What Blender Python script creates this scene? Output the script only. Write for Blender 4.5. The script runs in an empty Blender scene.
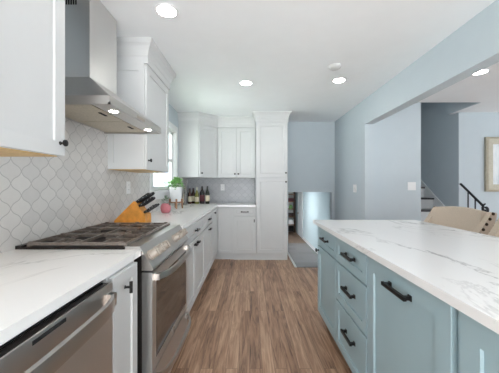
import bpy, bmesh, math, random
from mathutils import Vector, Matrix
random.seed(7)
S = bpy.context.scene
COL = S.collection

# ------------------------------------------------------------------ camera
EYE = 1.235
cd = bpy.data.cameras.new('camera'); cam = bpy.data.objects.new('camera', cd); COL.objects.link(cam)
cam.location = (0, 0, EYE); cam.rotation_euler = (math.radians(90), 0, 0)
cd.sensor_width = 36; cd.lens = 264 / 499 * 36; cd.shift_y = -0.002; cd.shift_x = -0.001; cd.clip_start = 0.02; cd.clip_end = 400
S.camera = cam
# ------------------------------------------------------------------ world, lights, exposure
S.view_settings.view_transform = 'Standard'; S.view_settings.look = 'None'
S.view_settings.gamma = 1; S.view_settings.use_curve_mapping = False
S.view_settings.exposure = 0.36
W = bpy.data.worlds.new('world'); S.world = W; W.use_nodes = True
bg = W.node_tree.nodes['Background']; bg.inputs[0].default_value = (0.90, 0.955, 1.0, 1); bg.inputs[1].default_value = 1.25

def area(name, loc, rot, sx, sy, power, color=(1, 1, 1)):
    l = bpy.data.lights.new(name, 'AREA'); l.shape = 'RECTANGLE'; l.size = sx; l.size_y = sy; l.energy = power; l.color = color
    o = bpy.data.objects.new(name, l); COL.objects.link(o); o.location = loc; o.rotation_euler = rot; return o
R = math.radians
# kitchen window daylight, then area lamps added at the open dining side and rear
area('kitchen_window_daylight', (-2.6, 3.6, 1.45), (0, R(-90), 0), 1.6, 2.2, 75, (0.92, 0.96, 1.0))
area('dining_fill', (5.95, 1.6, 1.45), (0, R(90), 0), 1.7, 3.6, 14, (0.66, 0.84, 1.0))  # unseen fill lamp added beside the dining room, no window built there
area('rear_fill', (0.3, -5.0, 0.7), (R(108), 0, 0), 5.0, 2.2, 190, (0.94, 0.97, 1.0))  # unseen fill lamp added to lift the ceiling and back wall
sl = bpy.data.lights.new('sun', 'SUN'); sl.energy = 17; sl.angle = R(1.5); sl.color = (0.87, 0.945, 1.0)
so = bpy.data.objects.new('sun', sl); COL.objects.link(so); so.rotation_euler = (R(28), 0, R(6))     # high sun from behind the camera, on the added bounce ground
DOWN = 36      # radiance of the recessed lamps

# ------------------------------------------------------------------ helpers
def sockset(node, **kw):
    for k, v in kw.items(): node.inputs[k.replace('_', ' ')].default_value = v

def srgb(r, g, b):
    f = lambda c: (c / 255 / 12.92) if c / 255 <= 0.04045 else ((c / 255 + 0.055) / 1.055) ** 2.4
    return (f(r), f(g), f(b), 1)

class NT:
    def __init__(s, name):
        s.m = bpy.data.materials.new(name); s.m.use_nodes = True
        s.t = s.m.node_tree; s.b = s.t.nodes['Principled BSDF']
    def n(s, typ, **kw):
        x = s.t.nodes.new(typ)
        for k, v in kw.items(): setattr(x, k, v)
        return x
    def l(s, a, b): s.t.links.new(a, b)
    def math(s, op, a, b=None, c=None):
        x = s.n('ShaderNodeMath', operation=op)
        for i, v in enumerate((a, b, c)):
            if v is None: continue
            if isinstance(v, (int, float)): x.inputs[i].default_value = v
            else: s.l(v, x.inputs[i])
        return x.outputs[0]
    def pos(s):
        g = s.n('ShaderNodeNewGeometry'); return g.outputs['Position']
    def obj(s):
        return s.n('ShaderNodeTexCoord').outputs['Object']
    def noise(s, vec, scale, detail=3, rough=0.55, dist=0, sc=None):
        if sc:
            mp = s.n('ShaderNodeMapping'); mp.inputs['Scale'].default_value = sc; s.l(vec, mp.inputs['Vector']); vec = mp.outputs[0]
        x = s.n('ShaderNodeTexNoise'); sockset(x, Scale=scale, Detail=detail, Roughness=rough, Distortion=dist); s.l(vec, x.inputs['Vector'])
        return x.outputs['Fac']
    def ramp(s, fac, stops, interp='LINEAR'):
        x = s.n('ShaderNodeValToRGB'); e = x.color_ramp.elements; x.color_ramp.interpolation = interp
        while len(e) < len(stops): e.new(0.5)
        for q, (p, c) in zip(e, stops): q.position = p; q.color = c
        s.l(fac, x.inputs[0]); return x.outputs[0]
    def mix(s, fac, a, b):
        x = s.n('ShaderNodeMix', data_type='RGBA')
        for i, v in ((0, fac), (6, a), (7, b)):
            if isinstance(v, (int, float, tuple)): x.inputs[i].default_value = v
            else: s.l(v, x.inputs[i])
        return x.outputs[2]
    def bump(s, h, strength=0.2, dist=0.01):
        x = s.n('ShaderNodeBump'); sockset(x, Strength=strength, Distance=dist); s.l(h, x.inputs['Height']); s.l(x.outputs[0], s.b.inputs['Normal'])

def simple(name, col, rough=0.5, metal=0.0, var=0.03, scale=6.0, **kw):
    m = NT(name)
    n = m.noise(m.obj(), scale, 3)
    a = tuple(max(0, c * (1 - var)) for c in col[:3]) + (1,); b = tuple(min(1, c * (1 + var)) for c in col[:3]) + (1,)
    m.l(m.ramp(n, [(0.3, a), (0.7, b)]), m.b.inputs['Base Color'])
    sockset(m.b, Roughness=rough, Metallic=metal)
    for k, v in kw.items(): m.b.inputs[k.replace('_', ' ')].default_value = v
    return m.m

def steel(name, col, rough, axis=(1, 1, 60), aniso=0.0):
    m = NT(name)
    n = m.noise(m.obj(), 2, 1, sc=axis)
    m.l(m.ramp(n, [(0.25, tuple(c * 0.96 for c in col[:3]) + (1,)), (0.75, col)]), m.b.inputs['Base Color'])
    m.l(m.math('MULTIPLY_ADD', n, 0.04, rough - 0.02), m.b.inputs['Roughness'])
    sockset(m.b, Metallic=1.0)
    if aniso:
        tg = m.n('ShaderNodeTangent', direction_type='RADIAL', axis='Z'); m.l(tg.outputs[0], m.b.inputs['Tangent'])
        m.b.inputs['Anisotropic'].default_value = aniso; m.b.inputs['Anisotropic Rotation'].default_value = 0.25
    return m.m

def quartz(name, base, vein, seed):
    m = NT(name)
    mp = m.n('ShaderNodeMapping'); mp.inputs['Location'].default_value = (seed, seed * 1.7, 0); mp.inputs['Rotation'].default_value = (0, 0, 0.6)
    mp.inputs['Scale'].default_value = (1.0, 0.45, 1); m.l(m.pos(), mp.inputs[0]); v = mp.outputs[0]
    n1 = m.noise(v, 1.9, 6, 0.62, 0.9)
    d = m.math('ABSOLUTE', m.math('SUBTRACT', n1, 0.5))
    line = m.ramp(d, [(0.0, (1, 1, 1, 1)), (0.016, (0, 0, 0, 1))])
    n2 = m.noise(v, 1.3, 2)
    gate = m.ramp(n2, [(0.46, (0, 0, 0, 1)), (0.62, (1, 1, 1, 1))])
    f = m.math('MULTIPLY', m.math('MULTIPLY', line, gate), 0.75)
    cloud = m.noise(v, 3.0, 4)
    bc = m.mix(m.math('MULTIPLY', cloud, 0.14), base, tuple(c * 0.88 for c in base[:3]) + (1,))
    m.l(m.mix(f, bc, vein), m.b.inputs['Base Color']); sockset(m.b, Roughness=0.22)
    return m.m

def tile(name, base, base2, grout, pitch, bumpy=0.25):
    m = NT(name)
    sp = m.n('ShaderNodeSeparateXYZ'); m.l(m.pos(), sp.inputs[0])
    h = m.math('MULTIPLY', m.math('ADD', sp.outputs[0], sp.outputs[1]), 1 / pitch)
    z = m.math('MULTIPLY', sp.outputs[2], 0.98 / pitch)
    a = m.math('ADD', h, z); b = m.math('SUBTRACT', h, z)
    sa = m.math('SINE', m.math('MULTIPLY', a, 2 * math.pi)); sb = m.math('SINE', m.math('MULTIPLY', b, 2 * math.pi))
    A = m.math('MULTIPLY_ADD', sb, 0.055, a); B = m.math('MULTIPLY_ADD', sa, 0.055, b)
    da = m.math('ABSOLUTE', m.math('SUBTRACT', m.math('FRACT', A), 0.5)); db = m.math('ABSOLUTE', m.math('SUBTRACT', m.math('FRACT', B), 0.5))
    mx = m.math('MAXIMUM', da, db)                       # 0.5 on the joints
    g = m.ramp(mx, [(0.468, (0, 0, 0, 1)), (0.484, (1, 1, 1, 1))])
    cell = m.n('ShaderNodeCombineXYZ'); m.l(m.math('FLOOR', A), cell.inputs[0]); m.l(m.math('FLOOR', B), cell.inputs[1])
    wn = m.n('ShaderNodeTexWhiteNoise'); wn.noise_dimensions = '3D'; m.l(cell.outputs[0], wn.inputs['Vector'])
    cl = m.noise(m.pos(), 22, 5, 0.65)
    t = m.math('ADD', m.math('MULTIPLY', wn.outputs['Value'], 0.55), m.math('MULTIPLY', cl, 0.5))
    m.l(m.mix(g, m.mix(t, base, base2), grout), m.b.inputs['Base Color'])
    m.l(m.math('MULTIPLY_ADD', g, 0.4, 0.28), m.b.inputs['Roughness'])
    m.bump(m.ramp(mx, [(0.40, (1, 1, 1, 1)), (0.48, (0, 0, 0, 1))]), bumpy, 0.004)
    return m.m

def planks(name, cols, width=0.083, length=1.3, rough=0.34, along='Y'):
    m = NT(name)
    mp = m.n('ShaderNodeMapping'); m.l(m.pos(), mp.inputs[0])
    if along == 'Y': mp.inputs['Rotation'].default_value = (0, 0, math.pi / 2)
    br = m.n('ShaderNodeTexBrick'); m.l(mp.outputs[0], br.inputs['Vector'])
    br.offset = 0.37; br.offset_frequency = 2; br.squash = 1
    sockset(br, Scale=1.0, Mortar_Size=0.0013, Brick_Width=length, Row_Height=width, Mortar_Smooth=0.2, Bias=0.0)
    br.inputs['Color1'].default_value = (0, 0, 0, 1); br.inputs['Color2'].default_value = (1, 1, 1, 1); br.inputs['Mortar'].default_value = (0.5, 0.5, 0.5, 1)
    wv = m.n('ShaderNodeVectorMath', operation='ADD'); m.l(m.pos(), wv.inputs[0]); m.l(br.outputs['Color'], wv.inputs[1])
    grain = m.noise(wv.outputs[0], 5, 6, 0.62, 1.1, sc=(6, 0.45, 1) if along == 'Y' else (0.7, 9, 1))
    t = m.math('ADD', m.math('MULTIPLY', br.outputs['Color'], 0.28), m.math('MULTIPLY_ADD', grain, 1.55, -0.44))
    c = m.ramp(t, [(0.12, cols[0]), (0.45, cols[1]), (0.85, cols[2])])
    m.l(m.mix(m.math('MULTIPLY', br.outputs['Fac'], 0.75), c, cols[3]), m.b.inputs['Base Color'])
    m.l(m.math('MULTIPLY_ADD', grain, 0.2, rough - 0.1), m.b.inputs['Roughness'])
    m.bump(m.math('SUBTRACT', m.math('MULTIPLY', grain, 0.3), br.outputs['Fac']), 0.12, 0.003)
    return m.m

def glass(name, col, rough=0.02, ior=1.45):
    m = NT(name); sockset(m.b, Roughness=rough, IOR=ior); m.b.inputs['Base Color'].default_value = col
    m.b.inputs['Transmission Weight'].default_value = 1.0; return m.m

def emit(name, col, s):
    m = NT(name); m.b.inputs['Emission Color'].default_value = col; m.b.inputs['Emission Strength'].default_value = s
    m.b.inputs['Base Color'].default_value = col; return m.m

M = {}
M['cab'] = simple('white_cabinet_paint', srgb(209, 210, 210), 0.5, var=0.012)
M['cab_in'] = simple('cabinet_birch_ply', srgb(214, 178, 122), 0.5, var=0.10, scale=14)
M['blue'] = simple('island_blue_paint', srgb(166, 190, 197), 0.5, var=0.02)
M['ceil'] = simple('ceiling_paint', srgb(244, 247, 249), 0.9, var=0.01)
M['wall'] = simple('pale_blue_wall_paint', srgb(198, 208, 214), 0.75, var=0.012)
M['trim'] = simple('white_trim_paint', srgb(232, 233, 233), 0.4, var=0.01)
M['hallwall'] = simple('pale_aqua_wall_paint', srgb(200, 216, 220), 0.75, var=0.012)
M['black'] = simple('matte_black_metal', srgb(38, 37, 37), 0.42, 0.6)
M['iron'] = simple('cast_iron', srgb(132, 121, 113), 0.3, 0.4, var=0.2, scale=60)
M['cooktop'] = simple('cooktop_dark_steel', srgb(40, 33, 31), 0.5, 0.0, var=0.06, Specular_IOR_Level=0.2)
M['dark'] = simple('black_enamel', srgb(40, 36, 35), 0.25)
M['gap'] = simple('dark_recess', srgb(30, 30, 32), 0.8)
M['steel'] = steel('brushed_steel', srgb(196, 192, 188), 0.30, (1, 1, 60))
M['steel_v'] = steel('brushed_steel_vertical', srgb(218, 216, 214), 0.34, (3, 3, 1), 0.75)
M['steel_knob'] = simple('knob_steel', srgb(176, 166, 155), 0.45, 0.3)
M['mesh'] = simple('filter_mesh', srgb(200, 190, 172), 0.42, 0.75, var=0.12, scale=90)
M['ovenglass'] = simple('oven_glass', srgb(58, 50, 46), 0.06, 0.0, Specular_IOR_Level=0.9)
M['quartz'] = quartz('white_quartz', srgb(250, 249, 248), srgb(158, 157, 158), 3.1)
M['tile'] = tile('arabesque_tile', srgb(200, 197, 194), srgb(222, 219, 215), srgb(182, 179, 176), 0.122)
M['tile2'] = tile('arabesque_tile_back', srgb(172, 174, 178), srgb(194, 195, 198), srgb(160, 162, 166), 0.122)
M['floor'] = planks('oak_planks', (srgb(98, 70, 55), srgb(170, 132, 106), srgb(214, 178, 148), srgb(92, 68, 54)))
M['floor2'] = planks('hall_tile_floor', (srgb(92, 88, 88), srgb(112, 107, 106), srgb(130, 126, 124), srgb(72, 70, 70)), 0.3, 0.6, 0.45, 'X')
M['floor3'] = planks('hall_brown_floor', (srgb(92, 74, 62), srgb(122, 98, 82), srgb(142, 118, 100), srgb(62, 50, 42)), 0.12, 1.2, 0.5)
M['plate'] = simple('white_plastic', srgb(240, 240, 240), 0.35, var=0.005)
M['detector'] = simple('grey_white_plastic', srgb(206, 206, 205), 0.5, var=0.005)
M['bamboo'] = simple('honey_bamboo', srgb(222, 150, 62), 0.4, var=0.18, scale=18)
M['slot'] = simple('dark_wood_slot', srgb(140, 86, 34), 0.5)
M['handle'] = simple('black_resin', srgb(32, 32, 34), 0.35)
M['rivet'] = steel('rivet_steel', srgb(200, 200, 200), 0.3)
M['pot'] = simple('white_glazed_pot', srgb(240, 241, 242), 0.3, var=0.006)
M['pink'] = simple('pink_ceramic', srgb(226, 140, 150), 0.35, var=0.08, scale=18)
M['stand'] = simple('pale_walnut', srgb(176, 134, 104), 0.5, var=0.12, scale=20)
M['leaf'] = simple('leaf_green', srgb(126, 172, 104), 0.5, var=0.3, scale=30)
M['sage'] = simple('sage_green', srgb(140, 160, 140), 0.5, var=0.2, scale=30)
M['soil'] = simple('soil', srgb(70, 55, 45), 0.9, var=0.3, scale=60)
M['tread'] = simple('dark_stained_oak', srgb(58, 54, 58), 0.4, var=0.1)
M['rail'] = simple('black_oak_rail', srgb(36, 36, 44), 0.35)
M['linen'] = simple('oatmeal_linen', srgb(200, 184, 166), 0.9, var=0.06, scale=140)
M['nail'] = steel('aged_brass_nail', srgb(70, 60, 52), 0.35)
M['woodleg'] = simple('espresso_leg', srgb(66, 48, 38), 0.45)
M['frame'] = simple('champagne_frame', srgb(176, 168, 150), 0.42, 0.25, var=0.08, scale=40)
M['bulb'] = emit('lamp_lens', (1.0, 0.985, 0.96, 1), DOWN)
M['hoodbulb'] = emit('hood_lamp_lens', (1.0, 0.93, 0.82, 1), 30)
M['hallfill'] = emit('hall_fill_lens', (0.95, 0.98, 1.0, 1), 380)  # strong glow of the added hall lamp
M['clear'] = glass('window_glass', (1, 1, 1, 1), 0.0, 1.02)
M['g_clear'] = glass('clear_bottle_glass', (0.93, 0.95, 0.97, 1))
M['g_green'] = simple('dark_green_bottle', srgb(34, 40, 28), 0.1)
M['g_olive'] = simple('olive_bottle', srgb(138, 138, 74), 0.12)
M['g_brown'] = simple('brown_bottle', srgb(62, 38, 28), 0.1)
M['g_black'] = simple('black_bottle', srgb(28, 24, 26), 0.1)
M['paper'] = simple('cream_label', srgb(232, 222, 196), 0.7)
M['paper_red'] = simple('maroon_label', srgb(96, 46, 52), 0.6)
M['foil_gold'] = simple('pale_foil', srgb(224, 222, 206), 0.4)
M['foil_red'] = simple('dark_foil', srgb(58, 26, 28), 0.4)
M['bounce'] = simple('pale_bounce_ground', srgb(226, 224, 220), 0.8, var=0.05)
M['lawn'] = simple('lawn_grass', srgb(150, 168, 140), 0.9, var=0.2, scale=2)
M['siding'] = simple('pale_siding', srgb(206, 216, 224), 0.7)
M['shingle'] = simple('grey_shingle', srgb(140, 148, 160), 0.8)

m = NT('pale_streaked_panel')  # pale grey streaks painted across the framed panel
nv = m.noise(m.obj(), 3.0, 5, 0.6, 0.5, sc=(2.5, 1, 0.8))
m.l(m.ramp(nv, [(0.3, srgb(188, 196, 202)), (0.5, srgb(222, 226, 228)), (0.7, srgb(236, 237, 236))]), m.b.inputs['Base Color']); sockset(m.b, Roughness=0.2)
M['print'] = m.m

# -------- mesh builder (world coordinates; re-based on the parent's location when linked)
class MB:
    def __init__(s): s.bm = bmesh.new()
    def hexa(s, p):   # 8 points: bottom ring 0-3, top ring 4-7
        v = [s.bm.verts.new(q) for q in p]
        for f in ((0, 1, 2, 3), (4, 5, 6, 7), (0, 1, 5, 4), (1, 2, 6, 5), (2, 3, 7, 6), (3, 0, 4, 7)):
            s.bm.faces.new([v[i] for i in f])
        return s
    def box(s, x0, x1, y0, y1, z0, z1):
        return s.hexa([(x0, y0, z0), (x1, y0, z0), (x1, y1, z0), (x0, y1, z0), (x0, y0, z1), (x1, y0, z1), (x1, y1, z1), (x0, y1, z1)])
    def prism(s, pts, ext):   # planar polygon (3D points) extruded along vector
        e = Vector(ext); a = [s.bm.verts.new(p) for p in pts]; b = [s.bm.verts.new(Vector(p) + e) for p in pts]
        s.bm.faces.new(a); s.bm.faces.new(b); n = len(pts)
        for i in range(n): s.bm.faces.new([a[i], a[(i + 1) % n], b[(i + 1) % n], b[i]])
        return s
    def tube(s, pts, rad, seg=8, cap=True, sq=1.0):
        pts = [Vector(p) for p in pts]; rings = []
        rad = rad if isinstance(rad, (list, tuple)) else [rad] * len(pts)
        up = None
        for i, p in enumerate(pts):
            d = (pts[min(i + 1, len(pts) - 1)] - pts[max(i - 1, 0)]).normalized()
            if up is None:
                up = Vector((0, 0, 1)) if abs(d.z) < 0.9 else Vector((1, 0, 0))
            a = d.cross(up); a = a.normalized() if a.length > 1e-6 else Vector((1, 0, 0)); b = a.cross(d).normalized(); up = b
            rings.append([s.bm.verts.new(p + (a * math.cos(2 * math.pi * k / seg) + b * math.sin(2 * math.pi * k / seg) * sq) * rad[i]) for k in range(seg)])
        for r, q in zip(rings, rings[1:]):
            for k in range(seg): s.bm.faces.new([r[k], r[(k + 1) % seg], q[(k + 1) % seg], q[k]])
        if cap: s.bm.faces.new(rings[0][::-1]); s.bm.faces.new(rings[-1])
        return s
    def lathe(s, o, prof, axis=(0, 0, 1), seg=20):
        o = Vector(o); ax = Vector(axis).normalized(); t = Vector((1, 0, 0)) if abs(ax.x) < 0.9 else Vector((0, 1, 0))
        a = ax.cross(t).normalized(); b = ax.cross(a)
        rings = []
        for r, h in prof:
            c = o + ax * h
            if r < 1e-5: rings.append([s.bm.verts.new(c)])
            else: rings.append([s.bm.verts.new(c + (a * math.cos(2 * math.pi * k / seg) + b * math.sin(2 * math.pi * k / seg)) * r) for k in range(seg)])
        for p, q in zip(rings, rings[1:]):
            for k in range(seg):
                f = [p[k % len(p)], p[(k + 1) % len(p)], q[(k + 1) % len(q)], q[k % len(q)]]
                f = list(dict.fromkeys(f))
                if len(f) > 2: s.bm.faces.new(f)
        if len(rings[0]) > 1: s.bm.faces.new(rings[0])
        if len(rings[-1]) > 1: s.bm.faces.new(rings[-1])
        return s
    def quad(s, a, b, c, d): s.bm.faces.new([s.bm.verts.new(p) for p in (a, b, c, d)]); return s
    def bevel(s, w, seg=2, ang=40):
        es = [e for e in s.bm.edges if len(e.link_faces) == 2 and e.calc_face_angle(0) > R(ang)]
        bmesh.ops.bevel(s.bm, geom=es, offset=w, segments=seg, affect='EDGES', profile=0.6, clamp_overlap=True); return s
    def build(s, name, mat, parent=None, smooth=False, sub=0):
        bmesh.ops.recalc_face_normals(s.bm, faces=s.bm.faces)
        if parent is not None:
            w = Vector((0, 0, 0)); p = parent
            while p: w += p.location; p = p.parent
            bmesh.ops.translate(s.bm, verts=s.bm.verts, vec=-w)
        me = bpy.data.meshes.new(name); s.bm.to_mesh(me); s.bm.free(); me.materials.append(M[mat] if isinstance(mat, str) else mat)
        if smooth:
            for f in me.polygons: f.use_smooth = True
            try: me.set_sharp_from_angle(angle=R(42))
            except Exception: pass
        o = bpy.data.objects.new(name, me); COL.objects.link(o)
        if parent is not None: o.parent = parent
        if sub:
            md = o.modifiers.new('sub', 'SUBSURF'); md.levels = sub; md.render_levels = sub
        return o

def tag(o, label, cat, group=None):
    o['label'] = label; o['category'] = cat
    if group: o['group'] = group
    return o
def thing(name, label, cat, loc, group=None):
    o = bpy.data.objects.new(name, None); COL.objects.link(o); o.location = loc; o.empty_display_size = 0.1
    return tag(o, label, cat, group)
def struct(name, mb, mat, smooth=False):
    o = mb.build(name, mat, None, smooth); o['kind'] = 'structure'; return o
def copy_tree(o, parent=None):
    c = o.copy(); COL.objects.link(c); c.parent = parent
    for ch in list(o.children): copy_tree(ch, c)
    return c

# -------- panel frames: u along the run, n outwards
class Face:
    """maps (u, z, w): a cabinet front; origin on the plane, U horizontal, N outwards"""
    def __init__(s, o, U, N): s.o = Vector(o); s.U = Vector(U); s.N = Vector(N)
    def p(s, u, z, w=0): return s.o + s.U * u + s.N * w + Vector((0, 0, z))
LEFT = lambda x: Face((x, 0, 0), (0, 1, 0), (1, 0, 0))
BACK = lambda y: Face((0, y, 0), (1, 0, 0), (0, -1, 0))
ISL = lambda x: Face((x, 0, 0), (0, 1, 0), (-1, 0, 0))

def shaker(F, u0, u1, z0, z1, name, mat, parent, t=0.02, rail=0.062, d=0.009, flat=False):
    g = 0.0034; u0 += g; u1 -= g; z0 += g; z1 -= g
    b = MB()
    def ring(i, w): return [b.bm.verts.new(F.p(u, z, w)) for u, z in ((u0 + i, z0 + i), (u1 - i, z0 + i), (u1 - i, z1 - i), (u0 + i, z1 - i))]
    rs = [ring(0, 0.001), ring(0, t - 0.0015), ring(0.0015, t)]
    if not flat: rs += [ring(rail, t), ring(rail + 0.0025, t - d)]
    b.bm.faces.new(rs[0]); b.bm.faces.new(rs[-1])
    for p, q in zip(rs, rs[1:]):
        for k in range(4): b.bm.faces.new([p[k], p[(k + 1) % 4], q[(k + 1) % 4], q[k]])
    return b.build(name, mat, parent)
def knob(F, u, z, parent, w=0.02, s=1.0):
    b = MB(); b.lathe(F.p(u, z, w), [(0.009 * s, 0), (0.006 * s, 0.004), (0.005 * s, 0.014), (0.011 * s, 0.017), (0.0155 * s, 0.021), (0.015 * s, 0.027), (0.008 * s, 0.030)], F.N, 14)
    return b.build('knob', 'black', parent, True)
def tknob(F, u, z, parent, w=0.02):
    b = MB(); b.lathe(F.p(u, z, w), [(0.008, 0), (0.0055, 0.003), (0.0055, 0.022)], F.N, 12)
    b.tube([F.p(u, z - 0.024, w + 0.026), F.p(u, z + 0.024, w + 0.026)], 0.007, 10)
    return b.build('knob', 'black', parent, True)
def pull(F, u, z, L, parent, w=0.02, r=0.0062):
    b = MB(); h = L / 2
    def bx(ua, ub, za, zb, wa, wb):
        b.hexa([F.p(ua, za, wa), F.p(ub, za, wa), F.p(ub, za, wb), F.p(ua, za, wb), F.p(ua, zb, wa), F.p(ub, zb, wa), F.p(ub, zb, wb), F.p(ua, zb, wb)])
    bx(u - h, u + h, z - r * 1.1, z + r * 1.1, w + .022, w + .022 + r * 1.7)
    for s in (-1, 1):
        c = u + s * (h - .014); bx(c - .007, c + .007, z - r, z + r, w, w + .024)
        bx(c - .011, c + .011, z - r * 1.5, z + r * 1.5, w, w + .004)
    b.bevel(.0018, 2)
    return b.build('handle', 'black', parent, True)
def panels(b, F, u0, u1, z0, z1, depth, th=0.018):   # carcass shell open at the front
    def bx(ua, ub, za, zb, wa, wb):
        b.hexa([F.p(ua, za, wa), F.p(ub, za, wa), F.p(ub, za, wb), F.p(ua, za, wb), F.p(ua, zb, wa), F.p(ub, zb, wa), F.p(ub, zb, wb), F.p(ua, zb, wb)])
    bx(u0, u1, z0, z1, -depth, 0.0)
    return bx

PROFILE = [(0.0, 0.0), (0.010, 0.0), (0.010, 0.055), (0.016, 0.065), (0.022, 0.10), (0.040, 0.135), (0.058, 0.150), (0.060, 1.0)]
def crown(path, z0, z1, emit_seg, parent, mat='cab'):
    """mitred crown molding along a plan polyline; outward is on the right of the path"""
    P = [Vector((x, y, 0)) for x, y in path]; n = len(P)
    dirs = [(P[i + 1] - P[i]).normalized() for i in range(n - 1)]
    nr = [Vector((d.y, -d.x, 0)) for d in dirs]
    def off(i):
        if i == 0: return nr[0]
        if i == n - 1: return nr[-1]
        v = (nr[i - 1] + nr[i]).normalized(); return v / max(0.3, v.dot(nr[i]))
    prof = [(o, z0 + h if h < 1 else z1) for o, h in PROFILE] + [(-0.015, z1), (-0.015, z0)]
    b = MB()
    for a, e in emit_seg:
        ra = [b.bm.verts.new(P[a] + off(a) * o + Vector((0, 0, z))) for o, z in prof]
        re = [b.bm.verts.new(P[e] + off(e) * o + Vector((0, 0, z))) for o, z in prof]
        k = len(prof)
        for i in range(k): b.bm.faces.new([ra[i], ra[(i + 1) % k], re[(i + 1) % k], re[i]])
        b.bm.faces.new(ra); b.bm.faces.new(re)
    return b.build('crown_molding', mat, parent)

CEIL = 2.44
XL = -1.19; XR = 1.60; YB = 4.98
LOW = -0.95
CT = 0.914; SL = 0.031
# ================================================================== structure
b = MB(); b.box(XL - .12, 6, -1.8, 3.98, -.2, 0); b.box(XL - .12, 0.70, 3.98, YB + .12, -.2, 0); b.box(1.72, 6, 3.98, 4.47, -.2, 0)
b.box(0.70, 1.72, 3.955, 3.98, -.05, 0)
struct('floor', b, 'floor')
b = MB(); b.box(XL - .12, 1.66, -1.8, YB + .12, CEIL, CEIL + .1); b.box(1.66, 6, -1.8, 3.83, CEIL, CEIL + .1); b.box(3.36, 6, 3.83, 4.47, CEIL, CEIL + .1)
struct('ceiling', b, 'ceil')
# left wall with the window opening
WY0, WY1, WZ0, WZ1 = 3.20, 4.20, 1.17, 2.08
b = MB(); b.box(XL - .12, XL, -1.8, WY0, 0, CEIL); b.box(XL - .12, XL, WY1, YB + .12, 0, CEIL); b.box(XL - .12, XL, WY0, WY1, 0, WZ0); b.box(XL - .12, XL, WY0, WY1, WZ1, CEIL)
struct('wall_left', b, 'wall')
b = MB(); b.box(XL, .72, YB, YB + .12, LOW, CEIL); b.box(.72, 1.54, YB, YB + .12, 1.112, CEIL); b.box(1.54, XR, YB, YB + .12, LOW, CEIL)
struct('wall_back', b, 'wall')
b = MB(); b.box(XR, 1.72, 3.68, YB + .12, LOW, CEIL); b.box(XR, 1.72, -1.8, 3.68, 2.09, CEIL)
struct('wall_right', b, 'wall')
b = MB(); b.box(1.72, 2.48, 3.83, 3.95, 0, CEIL)
struct('wall_dining_left', b, 'wall')
b = MB(); b.box(3.44, 6.0, 4.35, 4.47, 0, CEIL)
struct('wall_dining_back', b, 'wall')
b = MB(); b.box(1.72, 6.0, -1.92, -1.8, 0, CEIL); struct('wall_dining_light_block', b, 'wall')  # unseen wall added to keep open-sky light off the dining walls
b = MB(); b.box(3.44, 3.56, 4.47, 6.8, 0, 4.6); b.box(2.36, 2.48, 3.95, 6.8, 0, 4.6); b.box(2.36, 3.56, 6.8, 6.92, 0, 4.6); b.box(2.36, 3.56, 3.71, 3.83, 2.54, 4.6); b.box(3.335, 3.358, 3.83, 4.47, CEIL, 4.6)  # unseen upper front piece added to block light; thin strip covers lit ceiling edge
b.box(2.36, 3.56, 3.71, 6.92, 4.6, 4.7)
struct('wall_stairwell', b, 'wall')
# lower hall seen under the back wall
b = MB(); b.box(.0, 2.6, 3.9, 10.0, LOW - .1, LOW); struct('floor_hall_front', b, 'floor2')
b = MB(); b.box(.0, 2.6, 10.0, 12.9, LOW - .1, LOW); struct('floor_hall_rear', b, 'floor3')
b = MB(); b.box(2.16, 2.28, YB + .12, 12.75, LOW, 1.35); b.box(1.72, 2.28, YB + .12, YB + .24, LOW, 1.35); struct('wall_hall_right', b, 'hallwall')
b = MB(); b.box(.0, 2.28, 12.75, 12.87, LOW, 1.35); struct('wall_hall_back', b, 'wall')
b = MB(); b.box(-.12, 0, YB + .12, 12.87, LOW, 1.35); struct('wall_hall_left', b, 'wall')
b = MB(); b.box(-.12, 2.28, YB + .12, 12.87, 1.35, 1.45); struct('ceiling_hall', b, 'ceil')
b = MB(); b.box(.66, .70, 3.98, YB, LOW, -.2); b.box(.70, 1.6, 3.90, 3.955, LOW, -.2); struct('wall_stair_side', b, 'trim')
b = MB(); b.box(2.145, 2.16, YB + .24, 10.75, LOW, LOW + .11); b.box(2.145, 2.16, 11.75, 12.75, LOW, LOW + .11); struct('baseboard_hall', b, 'trim')
b = MB(); b.box(.675, .70, 4.0, YB, 0, .008); b.box(.675, .71, 3.98, YB, -.03, 0.001); struct('trim_1', b, 'trim')
b = MB(); b.box(XR - .012, XR, 3.98, YB, -.02, .10); b.box(1.54, XR - .012, YB - .012, YB, -.02, .10); struct('baseboard_right', b, 'trim')
# tiled splashbacks
b = MB(); b.box(XL, XL + .008, -.2, WY0 - .09, CT, 1.372); b.box(XL, XL + .008, 1.236, 2.195, 1.372, 1.95); b.box(XL, XL + .008, WY0 - .09, YB, CT, WZ0 - .11); b.box(XL, XL + .008, WY1 + .09, YB, WZ0 - .11, 1.372)
struct('wall_left_tiling', b, 'tile')
b = MB(); b.box(XL + .008, .10, YB - .008, YB, CT, 1.374); struct('wall_back_tiling', b, 'tile2')

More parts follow.
